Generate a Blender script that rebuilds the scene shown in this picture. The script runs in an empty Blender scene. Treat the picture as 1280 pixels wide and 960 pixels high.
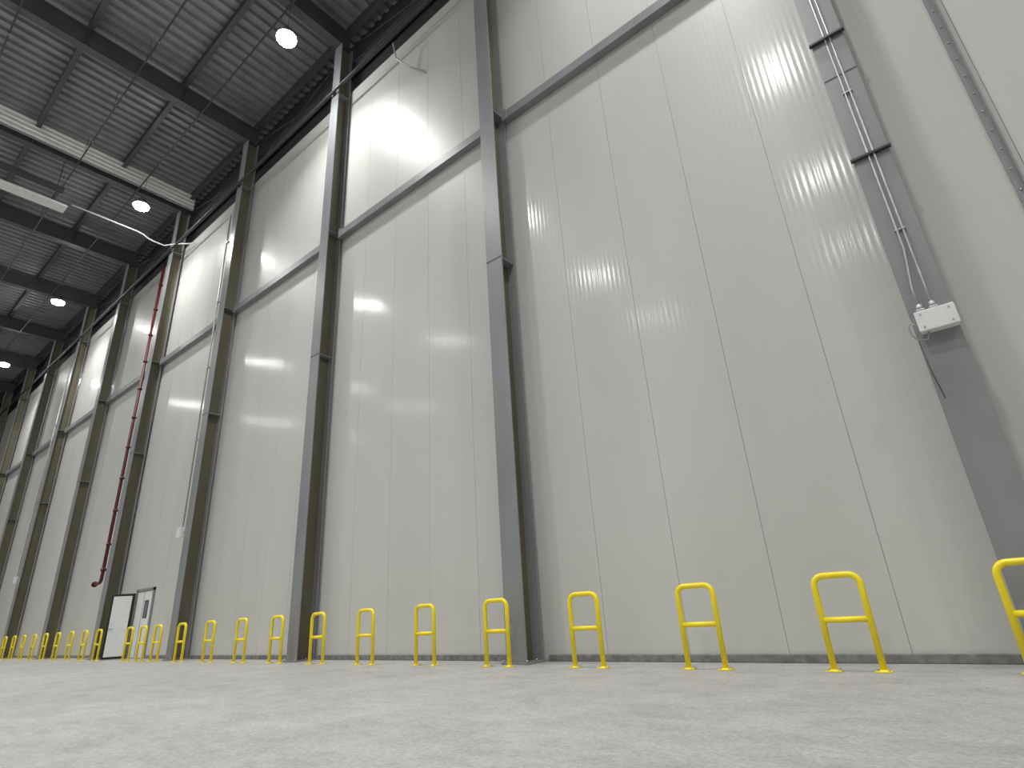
import bpy, bmesh, random
from math import *
from mathutils import Vector, Matrix
random.seed(4)
S=bpy.context.scene
COL=S.collection

# ------------------------------------------------------------ materials
def new_mat(name):
    m=bpy.data.materials.new(name); m.use_nodes=True
    nt=m.node_tree; b=nt.nodes['Principled BSDF']
    return m,nt,b
def simple(name,col,rough=.5,metal=0.,var=.12,scale=3.,bump=0.,bscale=40.,emis=None,es=0,col2=None,stretch=(1,1,1)):
    m,nt,b=new_mat(name)
    tc=nt.nodes.new('ShaderNodeTexCoord'); mp=nt.nodes.new('ShaderNodeMapping')
    mp.inputs['Scale'].default_value=stretch
    nt.links.new(tc.outputs['Object'],mp.inputs['Vector'])
    n=nt.nodes.new('ShaderNodeTexNoise'); n.inputs['Scale'].default_value=scale; n.inputs['Detail'].default_value=6
    nt.links.new(mp.outputs[0],n.inputs['Vector'])
    r=nt.nodes.new('ShaderNodeValToRGB')
    c1=[c*(1-var) for c in col]; c2=[min(1,c*(1+var)) for c in (col2 or col)]
    r.color_ramp.elements[0].position=.3; r.color_ramp.elements[1].position=.7
    r.color_ramp.elements[0].color=(*c1,1); r.color_ramp.elements[1].color=(*c2,1)
    nt.links.new(n.outputs['Fac'],r.inputs['Fac']); nt.links.new(r.outputs['Color'],b.inputs['Base Color'])
    b.inputs['Roughness'].default_value=rough; b.inputs['Metallic'].default_value=metal
    if bump:
        n2=nt.nodes.new('ShaderNodeTexNoise'); n2.inputs['Scale'].default_value=bscale; n2.inputs['Detail'].default_value=4
        nt.links.new(tc.outputs['Object'],n2.inputs['Vector'])
        bp=nt.nodes.new('ShaderNodeBump'); bp.inputs['Strength'].default_value=bump; bp.inputs['Distance'].default_value=.01
        nt.links.new(n2.outputs['Fac'],bp.inputs['Height']); nt.links.new(bp.outputs[0],b.inputs['Normal'])
    if emis:
        b.inputs['Emission Color'].default_value=(*emis,1); b.inputs['Emission Strength'].default_value=es
    return m

def panel_mat(name,c1,c2,rough,spec,coat):
    m,nt,b=new_mat(name)
    tc=nt.nodes.new('ShaderNodeTexCoord')
    sep=nt.nodes.new('ShaderNodeSeparateXYZ'); nt.links.new(tc.outputs['Object'],sep.inputs[0])
    mu=nt.nodes.new('ShaderNodeMath'); mu.operation='MULTIPLY'; mu.inputs[1].default_value=2*pi/.104
    ad=nt.nodes.new('ShaderNodeMath'); ad.operation='ADD'; nt.links.new(sep.outputs['X'],ad.inputs[0]); nt.links.new(sep.outputs['Y'],ad.inputs[1])
    nt.links.new(ad.outputs[0],mu.inputs[0])
    si=nt.nodes.new('ShaderNodeMath'); si.operation='SINE'; nt.links.new(mu.outputs[0],si.inputs[0])
    mp=nt.nodes.new('ShaderNodeMapping'); mp.inputs['Scale'].default_value=(1,1,.25)
    nt.links.new(tc.outputs['Object'],mp.inputs['Vector'])
    n=nt.nodes.new('ShaderNodeTexNoise'); n.inputs['Scale'].default_value=.9; n.inputs['Detail'].default_value=1
    nt.links.new(mp.outputs[0],n.inputs['Vector'])
    b1=nt.nodes.new('ShaderNodeBump'); b1.inputs['Strength'].default_value=1; b1.inputs['Distance'].default_value=.0004
    nt.links.new(si.outputs[0],b1.inputs['Height'])
    b2=nt.nodes.new('ShaderNodeBump'); b2.inputs['Strength'].default_value=1; b2.inputs['Distance'].default_value=.003
    nt.links.new(n.outputs['Fac'],b2.inputs['Height']); nt.links.new(b1.outputs[0],b2.inputs['Normal'])
    nt.links.new(b2.outputs[0],b.inputs['Normal']); nt.links.new(b2.outputs[0],b.inputs['Coat Normal'])
    n3=nt.nodes.new('ShaderNodeTexNoise'); n3.inputs['Scale'].default_value=.5; n3.inputs['Detail'].default_value=8
    nt.links.new(mp.outputs[0],n3.inputs['Vector'])
    r=nt.nodes.new('ShaderNodeValToRGB'); r.color_ramp.elements[0].position=.3; r.color_ramp.elements[1].position=.7
    r.color_ramp.elements[0].color=(*c1,1); r.color_ramp.elements[1].color=(*c2,1)
    nt.links.new(n3.outputs['Fac'],r.inputs['Fac']); nt.links.new(r.outputs[0],b.inputs['Base Color'])
    b.inputs['Roughness'].default_value=rough; b.inputs['Specular IOR Level'].default_value=spec
    b.inputs['Coat Weight'].default_value=coat; b.inputs['Coat Roughness'].default_value=.12
    return m

def floor_mat():
    m,nt,b=new_mat('dusty_concrete')
    tc=nt.nodes.new('ShaderNodeTexCoord')
    def noise(scale,detail,st=(1,1,1),rough=.6):
        mp=nt.nodes.new('ShaderNodeMapping'); mp.inputs['Scale'].default_value=st; mp.inputs['Rotation'].default_value=(0,0,.25)
        nt.links.new(tc.outputs['Object'],mp.inputs['Vector'])
        n=nt.nodes.new('ShaderNodeTexNoise'); n.inputs['Scale'].default_value=scale; n.inputs['Detail'].default_value=detail; n.inputs['Roughness'].default_value=rough
        nt.links.new(mp.outputs[0],n.inputs['Vector']); return n
    def ramp(n,p0,p1,c0,c1):
        r=nt.nodes.new('ShaderNodeValToRGB'); r.color_ramp.elements[0].position=p0; r.color_ramp.elements[1].position=p1
        r.color_ramp.elements[0].color=(*c0,1); r.color_ramp.elements[1].color=(*c1,1)
        nt.links.new(n.outputs['Fac'],r.inputs['Fac']); return r
    def mul(a,b_,f):
        mx=nt.nodes.new('ShaderNodeMixRGB'); mx.blend_type='MULTIPLY'; mx.inputs[0].default_value=f
        nt.links.new(a.outputs[0],mx.inputs[1]); nt.links.new(b_.outputs[0],mx.inputs[2]); return mx
    a=noise(1.5,14,(.8,1.2,1),.8); c=noise(24,8,(1,1,1),.8); d=noise(.12,3,(1,1,1),.5); e=noise(6,12,(.8,1.1,1),.85)
    x=mul(ramp(a,.40,.60,(.40,.395,.385),(.52,.51,.49)),ramp(c,.40,.55,(.66,.66,.67),(1,1,1)),.85)
    x=mul(x,ramp(e,.38,.54,(.82,.82,.83),(1,1,1)),.85)
    x=mul(x,ramp(d,.35,.6,(.84,.84,.84),(1,1,1)),1)
    nt.links.new(x.outputs[0],b.inputs['Base Color'])
    b.inputs['Roughness'].default_value=.5
    bp=nt.nodes.new('ShaderNodeBump'); bp.inputs['Strength'].default_value=.45; bp.inputs['Distance'].default_value=.01
    nt.links.new(c.outputs['Fac'],bp.inputs['Height']); nt.links.new(bp.outputs[0],b.inputs['Normal'])
    return m

M_PANEL=panel_mat('white_insulated_panel',(.56,.56,.535),(.62,.62,.595),.42,.3,.4)
M_PANEL2=panel_mat('grey_insulated_panel',(.27,.27,.26),(.32,.32,.31),.4,.5,0)
M_FLOOR=floor_mat()
M_STEEL=simple('grey_painted_steel',(.25,.258,.27),.36,.0,.12,1.5,stretch=(1,1,.3))
M_STEELD=simple('dark_steel',(.04,.043,.047),.5,.0,.15,2)
M_BEAM=simple('roof_beam_steel',(.07,.075,.08),.5,0,.15,1)
M_OLIVE=simple('web_olive_reflection',(.12,.108,.066),.5,0,.2,1.5,stretch=(1,1,.3))  # olive-brown light reflected into the column recess, put into the web colour
M_DECK=simple('galvanised_deck',(.25,.26,.27),.4,.2,.15,1.2)
M_JOINT=simple('joint_seal',(.36,.36,.35),.7)
M_YEL=simple('yellow_powder_coat',(.95,.76,.02),.33,0,.05,6)
M_BOLT=simple('zinc_bolt',(.5,.5,.5),.35,.8,.1,20)
M_CURB=simple('concrete_curb',(.2,.2,.195),.8,0,.3,8,bump=.3)
M_GALV=simple('galvanised_conduit',(.45,.46,.46),.4,.4,.15,8)
M_WHITE=simple('white_enamel',(.75,.76,.75),.35,0,.04,4)
M_CURT=simple('white_corrugated_sheet',(.88,.88,.86),.3,0,.03,4)
M_RED=simple('red_pipe_paint',(.10,.012,.012),.4,0,.15,5)
M_BLACK=simple('black_rubber',(.015,.015,.016),.6)
M_LAMP=simple('lamp_lens',(.9,.9,.9),.3,emis=(1,1,.985),es=170)
M_DARKWALL=simple('dark_cladding',(.04,.042,.045),.6,0,.2,1)
M_GLASS=simple('door_glass',(.05,.06,.07),.08)
M_TAN=simple('tan_panel',(.25,.235,.2),.6)

# ------------------------------------------------------------ mesh builder
class MB:
    def __init__(s): s.v=[];s.f=[];s.mi=[];s.sm=[];s.mats=[]
    def m(s,mat):
        if mat not in s.mats: s.mats.append(mat)
        return s.mats.index(mat)
    def box(s,x0,x1,y0,y1,z0,z1,mat):
        k=len(s.v); i=s.m(mat)
        s.v+=[(x0,y0,z0),(x1,y0,z0),(x1,y1,z0),(x0,y1,z0),(x0,y0,z1),(x1,y0,z1),(x1,y1,z1),(x0,y1,z1)]
        for q in ((0,3,2,1),(4,5,6,7),(0,1,5,4),(1,2,6,5),(2,3,7,6),(3,0,4,7)):
            s.f.append([k+a for a in q]); s.mi.append(i); s.sm.append(False)
    def bbox(s,x0,x1,y0,y1,z0,z1,mat,b=.01):
        bm=bmesh.new(); bmesh.ops.create_cube(bm,size=1)
        for v in bm.verts: v.co=Vector(((x0+x1)/2+v.co.x*(x1-x0),(y0+y1)/2+v.co.y*(y1-y0),(z0+z1)/2+v.co.z*(z1-z0)))
        bmesh.ops.bevel(bm,geom=list(bm.edges),offset=b,segments=2,affect='EDGES',profile=.5)
        k=len(s.v); i=s.m(mat); bm.verts.index_update()
        s.v+=[tuple(v.co) for v in bm.verts]
        for f in bm.faces: s.f.append([k+v.index for v in f.verts]); s.mi.append(i); s.sm.append(False)
        bm.free()
    def tube(s,pts,r,mat,seg=12,cap=True):
        pts=[Vector(p) for p in pts]; i=s.m(mat); n=len(pts); k=len(s.v)
        rr=r if isinstance(r,(list,tuple)) else [r]*n
        tang=[]
        for a in range(n):
            t=Vector((0,0,0))
            if a>0: t+=(pts[a]-pts[a-1]).normalized()
            if a<n-1: t+=(pts[a+1]-pts[a]).normalized()
            tang.append(t.normalized())
        up=Vector((0,0,1)) if abs(tang[0].z)<.9 else Vector((0,1,0))
        nn=(up-tang[0]*up.dot(tang[0])).normalized()
        for a in range(n):
            nn=(nn-tang[a]*nn.dot(tang[a])).normalized(); bb=tang[a].cross(nn)
            for j in range(seg):
                th=2*pi*j/seg; s.v.append(tuple(pts[a]+(nn*cos(th)+bb*sin(th))*rr[a]))
        for a in range(n-1):
            for j in range(seg):
                j2=(j+1)%seg
                s.f.append([k+a*seg+j,k+a*seg+j2,k+(a+1)*seg+j2,k+(a+1)*seg+j]); s.mi.append(i); s.sm.append(True)
        if cap:
            s.f.append([k+j for j in range(seg)][::-1]); s.mi.append(i); s.sm.append(False)
            s.f.append([k+(n-1)*seg+j for j in range(seg)]); s.mi.append(i); s.sm.append(False)
    def lathe(s,c,prof,mat,seg=28):
        k=len(s.v); i=s.m(mat)
        for r,z in prof:
            for j in range(seg):
                th=2*pi*j/seg; s.v.append((c[0]+r*cos(th),c[1]+r*sin(th),c[2]+z))
        for a in range(len(prof)-1):
            for j in range(seg):
                j2=(j+1)%seg
                s.f.append([k+a*seg+j,k+(a+1)*seg+j,k+(a+1)*seg+j2,k+a*seg+j2]); s.mi.append(i); s.sm.append(True)
    def extr(s,prof,axis,a0,a1,mat):
        k=len(s.v); i=s.m(mat)
        for a in (a0,a1):
            for u,w in prof:
                s.v.append((u,a,w) if axis=='y' else ((a,u,w) if axis=='x' else (u,w,a)))
        n=len(prof)
        for j in range(n-1):
            s.f.append([k+j,k+j+1,k+n+j+1,k+n+j]); s.mi.append(i); s.sm.append(False)
    def make(s,name,loc=(0,0,0),parent=None):
        me=bpy.data.meshes.new(name); me.from_pydata(s.v,[],s.f)
        for m in s.mats: me.materials.append(m)
        for p,i,q in zip(me.polygons,s.mi,s.sm): p.material_index=i; p.use_smooth=q
        me.update()
        o=bpy.data.objects.new(name,me); o.location=loc; COL.objects.link(o)
        if parent: o.parent=parent
        return o
def inst(o,name,loc):
    c=bpy.data.objects.new(name,o.data); c.location=loc; COL.objects.link(c); return c

# ------------------------------------------------------------ layout
BAY=7.31; XC=.10; CW=.46
YW=9.2; YF=8.61
XL=-73.3; XR=15.5; YB=-22.0
ZW=19.9; ZD=23.35
colx=[XC-n*BAY for n in range(-2,11)]      # left edges

m=MB(); m.box(XL-.3,XR+.3,YB-.3,YW+.6,-.3,0,M_FLOOR); m.make('floor')

m=MB()
m.box(XL,XR,YW+.01,YW+.22,0,ZW-.02,M_JOINT)
x=-1.05+1.462*11
while x>XL:
    a=max(x-1.462,XL); b=min(x,XR)
    if b>a:
        for z0,z1 in ((.0,13.10),(13.16,ZW)):
            m.box(a+.004,b-.004,YW,YW+.02,z0,z1,M_PANEL)
    x-=1.462
m.make('wall_north')
m=MB(); m.box(XL,XR,YW+.35,YW+.6,ZW-.2,ZD+.3,M_DARKWALL); m.box(XL,XR,YW+.0,YW+.36,ZW,ZW+.06,M_STEELD)
m.make('wall_north_upper')
m=MB()
m.box(XL-.3,XL,YB,YW+.6,0,17.5,M_TAN); m.box(XL-.3,XL,YB,YW+.6,17.5,ZD+.3,M_DARKWALL); m.make('wall_west')
m=MB(); m.box(XR,XR+.3,YB,YW+.6,0,ZD+.3,M_PANEL2); m.make('wall_east')
m=MB(); m.box(XL-.3,XR+.3,YB-.3,YB,0,ZD+.3,M_PANEL2); m.make('wall_south')

# curb along the wall foot
DX0,DX1=-26.75,-25.25
m=MB()
segs=[]; cur=XL
for cx in sorted(colx):
    segs.append((cur,cx-.09)); cur=cx+CW+.09
segs.append((cur,XR))
for a,b in segs:
    a2=max(a,XL); b2=min(b,XR)
    if a2<DX0<b2:
        m.bbox(a2,DX0-.12,YW-.06,YW,0,.11,M_CURB,.012); m.bbox(DX1+.12,b2,YW-.06,YW,0,.11,M_CURB,.012)
    elif b2>a2: m.bbox(a2,b2,YW-.06,YW,0,.11,M_CURB,.012)
m.make('baseboard_north')

# ceiling: trapezoidal deck, ribs run across the hall
m=MB(); prof=[]; p=.46; x=XL
while x<XR:
    prof+=[(x,ZD),(x+.19,ZD),(x+.24,ZD+.13),(x+.41,ZD+.13)]; x+=p
m.extr(prof,'y',YB,YW+.6,M_DECK)
m.box(XL-.3,XR+.3,YB-.3,YW+.6,ZD+.16,ZD+.3,M_DARKWALL)
m.make('ceiling')

zb=22.05; zt=22.97
def ibeam_y(m,xc,w,y0,y1,z0,z1,mat,t=.03):
    m.box(xc-w/2,xc+w/2,y0,y1,z0,z0+t,mat); m.box(xc-w/2,xc+w/2,y0,y1,z1-t,z1,mat); m.box(xc-.01,xc+.01,y0,y1,z0+t,z1-t,mat)
def ibeam_x(m,yc,w,x0,x1,z0,z1,mat,t=.02):
    m.box(x0,x1,yc-w/2,yc+w/2,z0,z0+t,mat); m.box(x0,x1,yc-w/2,yc+w/2,z1-t,z1,mat); m.box(x0,x1,yc-.008,yc+.008,z0+t,z1-t,mat)
bm0=None
for cx in colx:
    if cx+CW>XR: continue
    m=MB(); ibeam_y(m,0,.36,YB,YW-.1,zb,zt,M_BEAM)
    for yy in (5.7,2.2,-1.3,-4.8,-8.3,-11.8,-15.3,-18.8):
        m.box(-.17,.17,yy-.01,yy+.01,zb+.03,zt-.03,M_BEAM)
    if bm0 is None: bm0=m.make('roof_beam',(cx+CW/2,0,0))
    else: inst(bm0,'roof_beam',(cx+CW/2,0,0))
m=MB()
for yy in (9.0,5.7,2.2,-1.3,-4.8,-8.3,-11.8,-15.3,-18.8):
    ibeam_x(m,yy,.2,XL,XR,22.98,ZD-.002,M_BEAM)
m.make('roof_purlins')
m=MB(); ibeam_x(m,9.32,.2,XL,XR,21.2,21.6,M_BEAM)
m.make('eave_beam')
m=MB(); m.tube([(XL,8.5,19.45),(XR,8.5,19.45)],.055,M_STEELD,10)
for cx in colx:
    if cx<XR: m.box(cx+.18,cx+.28,8.5,8.608,19.36,19.54,M_STEELD)
m.make('eave_pipe_rail')
m=MB()
for i in range(len(colx)-1):
    b=colx[i]-.02; a=colx[i+1]+CW+.02
    if b>XR: continue
    m.tube([(a,8.9,21.9),(b,8.9,20.2)],.016,M_STEELD,6); m.tube([(b,8.95,21.9),(a,8.95,20.2)],.016,M_STEELD,6)
m.make('bracing_rods')
m=MB()
for yy in (3.9,.2,-3.8,-7.8,-11.8,-15.8):
    m.tube([(XL+.1,yy,21.85),(XR-.1,yy,21.85)],.03,M_STEELD,8)
    x=XL+2
    while x<XR: 
        m.tube([(x,yy,21.85),(x,yy,22.98)],.008,M_STEELD,5); m.tube([(x+1.2,yy,21.85),(x+1.2,yy,21.7)],.02,M_BOLT,6); x+=3.65
m.make('sprinkler_pipes')
# white corrugated draught curtain on one beam line
xb=XC-4*BAY+CW/2+.22
m=MB(); prof=[]; z=22.36
while z<23.1:
    prof+=[(xb,z),(xb,z+.1),(xb+.06,z+.13),(xb+.06,z+.21)]; z+=.24
m.extr(prof,'y',YB,YW,M_CURT)
m.box(xb-.02,xb+.07,YB,YW,22.31,22.36,M_GALV)
m.make('corrugated_draught_curtain')

# ---------------------------------------------------------------- columns
m=MB(); D=.5
m.box(0,CW,0,.028,0,zb,M_STEEL)
m.box(0,CW,D-.028,D,0,zb,M_STEEL)
m.box(CW/2-.01,CW/2+.01,.028,D-.028,0,zb,M_OLIVE)
for z in (8.5,13.1,19.4):
    m.box(.02,CW-.02,.028,D-.028,z,z+.02,M_STEEL)
m.box(-.07,CW+.07,-.07,D+.05,0,.03,M_STEEL)
for bx in (-.035,CW+.035):
    for by in (-.03,D*.5): m.tube([(bx,by,.03),(bx,by,.075)],.016,M_BOLT,6)
m.box(.0,CW,-.004,0,8.5,8.53,M_STEELD)
c0=None
for cx in colx:
    if cx+CW>XR: continue
    if c0 is None: c0=m.make('steel_column',(cx,YF,0))
    else: inst(c0,'steel_column',(cx,YF,0))

m=MB(); es=sorted([c for c in colx if c<XR])
g=[(XL,es[0])]+[(es[i]+CW,es[i+1]) for i in range(len(es)-1)]+[(es[-1]+CW,XR)]
for a,b in g:
    if b-a<.2: continue
    m.box(a,b,YW-.2,YW-.18,12.98,13.24,M_STEEL)
    m.box(a,b,YW-.18,YW,13.22,13.24,M_STEEL)
    m.box(a,b,YW-.18,YW,12.98,13.0,M_STEEL)
    m.box(a,a+.16,YW-.215,YW-.2,12.94,13.28,M_STEEL); m.box(b-.16,b,YW-.215,YW-.2,12.94,13.28,M_STEEL)
m.make('wall_girt')

# ---------------------------------------------------------------- guards
def arc_hoop(w,h,r,y=0):
    pts=[(-w/2,y,0.0),(-w/2,y,h-r)]
    for i in range(1,9):
        a=pi-(pi/2)*i/8; pts.append((-w/2+r+r*cos(a),y,h-r+r*sin(a)))
    for i in range(0,9):
        a=pi/2-(pi/2)*i/8; pts.append((w/2-r+r*cos(a),y,h-r+r*sin(a)))
    pts.append((w/2,y,0.0)); return pts
m=MB(); w=.52;R=.038
m.tube(arc_hoop(w,1.12-R,.12),R,M_YEL,16)
m.tube([(-w/2,0,.57),(w/2,0,.57)],R*.92,M_YEL,14)
for sx in (-w/2,w/2):
    m.bbox(sx-.085,sx+.085,-.075,.075,0,.014,M_YEL,.004)
    m.lathe((sx,0,.014),[(R+.012,0),(R+.008,.006),(R,.012)],M_YEL,16)
    for dx in (-.06,.06):
        for dy in (-.05,.05): 
            m.tube([(sx+dx,dy,.012),(sx+dx,dy,.03)],.011,M_BOLT,6)
gx=[.30,-1.53,-3.37,-5.26,-7.13,-9.0,-10.88,-12.69,-14.5,-16.31,-18.17,-20.08,-21.87,-23.1,-24.3,-27.4,-29.0,-30.7,-32.5,-34.3,-36.1,-37.9,-39.7,-41.5,-43.3,-45.1,-46.9,-48.7,-50.5,2.3,4.2,6.1,8.0]
g0=None
for x in gx:
    if g0 is None: g0=m.make('yellow_safety_guard_rail',(x,8.28,0))
    else: inst(g0,'yellow_safety_guard_rail',(x,8.28,0))

# ---------------------------------------------------------------- high-bay lamps hung from tracks
rows=(6.48,-1.4,-9.3,-17.2)
m=MB()
for yy in rows:
    m.box(XL+.1,XR-.1,yy-.025,yy+.025,21.99,22.04,M_STEELD)
m.make('lighting_track')
m=MB()
m.lathe((0,0,0),[(0.0,.42),(.05,.42),(.06,.36),(.15,.35),(.16,.16),(.20,.14),(.33,.02),(.345,-.03),(.335,-.03),(.31,.0)],M_GALV,32)
for i in range(16):
    th=2*pi*i/16; m.tube([(.15*cos(th),.15*sin(th),.17),(.15*cos(th),.15*sin(th),.35)],.018,M_STEELD,5)
m.lathe((0,0,0),[(.33,-.03),(.335,-.08),(.30,-.14),(.2,-.19),(.1,-.21),(0.0,-.215)],M_LAMP,32)
m.tube([(0,0,.42),(0,0,.5)],.03,M_STEELD,8)
m.tube([(0,0,.5),(0,0,21.985-20.3)],.008,M_STEELD,6)
l0=None
ld=bpy.data.lights.new('high_bay_source','AREA'); ld.shape='DISK'; ld.size=.6; ld.energy=430; ld.color=(1,1,.975); ld.spread=radians(128)
for yy in rows:
    for k in range(-3,3):
        x=-14.2+13.07*k
        if x<XL or x>XR: continue
        if l0 is None: o=l0=m.make('high_bay_lamp',(x,yy,20.3))
        else: o=inst(l0,'high_bay_lamp',(x,yy,20.3))
        lo=bpy.data.objects.new('light_source',ld); lo.location=(0,0,-.225); lo.parent=o; COL.objects.link(lo)

# ---------------------------------------------------------------- junction box + conduits on the right column
e=bpy.data.objects.new('junction_box_with_conduits',None); COL.objects.link(e); e.location=(XC,YF-.001,0)
m=MB()
m.bbox(.06,.46,-.16,0,3.93,4.19,M_WHITE,.012)
m.bbox(.045,.475,-.18,-.155,3.92,4.2,M_WHITE,.01)
for xx in (.11,.41):
    for zz in (3.97,4.15): m.tube([(xx,-.18,zz),(xx,-.19,zz)],.012,M_BOLT,8)
m.make('box',parent=e)
m=MB()
for xx in (.13,.27):
    m.bbox(xx-.05,xx+.05,-.13,-.03,4.19,4.25,M_GALV,.01)
    m.tube([(xx,-.08,4.24),(xx,-.08,4.32)],.035,M_GALV,12)
for xx,xt in ((.13,.20),(.27,.27)):
    m.tube([(xx,-.08,4.3),(xx,-.05,4.6),(xt,-.03,5.2),(xt,-.03,19)],.014,M_GALV,8)
for z in (5.5,8.1,10.6,13,16):
    m.box(.17,.30,-.045,0,z,z+.02,M_GALV)
m.make('conduits',parent=e)
m=MB()
for z in (6.85,9.3,14.5):
    m.box(-.03,CW+.03,-.07,0,z,z+.035,M_STEELD)
m.make('cable_straps',parent=e)
m=MB()
m.tube([(.06,-.1,4.02),(-.02,-.1,4.1),(-.055,-.09,4.05),(-.05,-.08,3.94),(.0,-.06,3.86),(.1,-.06,3.84),(.14,-.08,3.94)],.011,M_GALV,8)
m.tube([(.0,-.02,3.86),(.02,-.015,3.4),(.06,-.012,3.05)],.005,M_STEELD,6)  # thin dark tube stands in for a shadow line on the column
m.make('cable_and_shadow_line',parent=e)

m=MB()
m.bbox(-.42,-.08,-.12,.02,3.95,4.3,M_WHITE,.012); m.box(-.1,.02,-.02,-.002,4.1,4.14,M_GALV)
m.tube([(-.14,-.03,4.3),(-.14,-.03,18)],.03,M_GALV,10)
for z in (7.5,10.5,13.5,16.5): m.box(-.19,.02,-.065,-.002,z,z+.05,M_GALV)
b0=m.make('column_conduit_box',(XC-3*BAY,YF,0))
inst(b0,'column_conduit_box',(XC-6*BAY,YF,0))

# red riser
m=MB(); xr=-30.35; yr=8.85
m.tube([(xr-.75,yr,3.0),(xr-.4,yr,3.0),(xr-.12,yr,3.03),(xr-.03,yr,3.12),(xr,yr,3.3),(xr,yr,19.6)],.07,M_RED,14)
m.tube([(xr-.8,yr,3.0),(xr-.72,yr,3.0)],.12,M_RED,14); m.tube([(xr,yr,3.5),(xr,yr,3.62)],.11,M_RED,14)
z=4.6
while z<19.5:
    m.tube([(xr,yr,z),(xr,yr,z+.1)],.095,M_RED,12)
    if not 12.8<z<13.3: m.box(xr-.05,xr+.05,yr+.05,9.198,z+.02,z+.08,M_STEELD)
    z+=1.5
m.make('red_sprinkler_riser')

m=MB()
m.tube([(-29.1,4.2,20),(-29.1,7.0,20),(-29.1,7.3,19.95),(-29.1,7.5,19.85),(-29.1,7.8,19.8),(-29.1,8.3,19.8),(-28.5,8.6,19.75),(-27.2,9.1,19.4)],.035,M_WHITE,10)
m.make('white_vent_pipe')
m=MB()
m.bbox(-29.95,-29.25,-8,4.1,19.9,19.98,M_WHITE,.02)
m.bbox(-29.7,-29.5,-8,3.9,19.98,20.12,M_STEELD,.02)
m.bbox(-28.6,-28.3,-8,3.7,20.02,20.2,M_STEELD,.02)
for yy in (3.5,.6,-3.1,-7): 
    m.box(-29.6,-28.4,yy-.03,yy+.03,20.12,20.16,M_STEELD)
    m.tube([(-29.0,yy,20.14),(-29.0,yy,22.045)],.015,M_STEELD,6)
m.make('ceiling_air_unit')

m=MB(); m.tube([(-10.9,8.6,19.2),(-10.9,8.75,18.6),(-10.5,9.0,18.1),(-9.9,9.15,17.5)],.03,M_GALV,8)
m.make('vent_elbow_pipe')

m=MB(); m.box(1.68,1.80,YW-.031,YW-.001,0.12,ZW,M_STEEL); m.box(1.78,1.80,YW-.08,YW-.031,0.12,ZW,M_STEEL)
z=.5
while z<19: m.tube([(1.73,YW-.03,z),(1.73,YW-.045,z)],.014,M_BOLT,6); z+=.35
m.make('bolted_angle_strip')

# door
dw=DX1-DX0
e=bpy.data.objects.new('door_1',None); COL.objects.link(e); e.location=(DX0,YW-.001,0)
m=MB()
m.box(-.1,0,-.06,.0,0,2.5,M_STEEL); m.box(dw,dw+.1,-.06,.0,0,2.5,M_STEEL); m.box(-.1,dw+.1,-.06,0,2.4,2.5,M_STEEL)
m.make('frame',parent=e)
m=MB()
m.bbox(0,.08,-.80,0,.02,2.36,M_BLACK,.01)
m.bbox(.08,.11,-.72,-.08,.10,2.27,M_WHITE,.008)
m.bbox(-.03,0,-.80,0,.02,2.36,M_WHITE,.008)
m.tube([(.11,-.68,1.1),(.17,-.68,1.1),(.17,-.54,1.1)],.015,M_BOLT,8)
o=m.make('open_leaf',parent=e); o.location=(-.02,-.1,0); o.rotation_euler=(0,0,-radians(36))
m=MB()
m.bbox(.03,dw-.03,-.045,-.005,.02,2.38,M_WHITE,.008)
m.box(.85,1.25,-.052,-.044,1.4,2.05,M_BLACK); m.box(.89,1.21,-.056,-.05,1.44,2.01,M_GLASS)
m.box(.70,.72,-.05,-.044,.02,2.38,M_BLACK)
m.make('closed_leaf',parent=e)

# ---------------------------------------------------------------- camera
f=699.86;yaw=.66;pit=.3789;rol=-.0639
cy,sy=cos(yaw),sin(yaw)
fw=Vector((-sy*cos(pit),cy*cos(pit),sin(pit))); r=Vector((cy,sy,0)); u=r.cross(fw)
r2=r*cos(rol)+u*sin(rol); u2=-r*sin(rol)+u*cos(rol)
cd=bpy.data.cameras.new('camera'); cam=bpy.data.objects.new('camera',cd); COL.objects.link(cam)
M=Matrix(((r2.x,u2.x,-fw.x,0),(r2.y,u2.y,-fw.y,0),(r2.z,u2.z,-fw.z,.9481),(0,0,0,1)))
cam.matrix_world=M
cd.sensor_fit='HORIZONTAL'; cd.sensor_width=36; cd.lens=36*f/1280; cd.clip_end=300
S.camera=cam
w=bpy.data.worlds.new('World'); S.world=w; w.use_nodes=True
w.node_tree.nodes['Background'].inputs[0].default_value=(.5,.52,.55,1); w.node_tree.nodes['Background'].inputs[1].default_value=.03
S.view_settings.view_transform='Standard'; S.view_settings.look='None'
S.view_settings.exposure=-.2
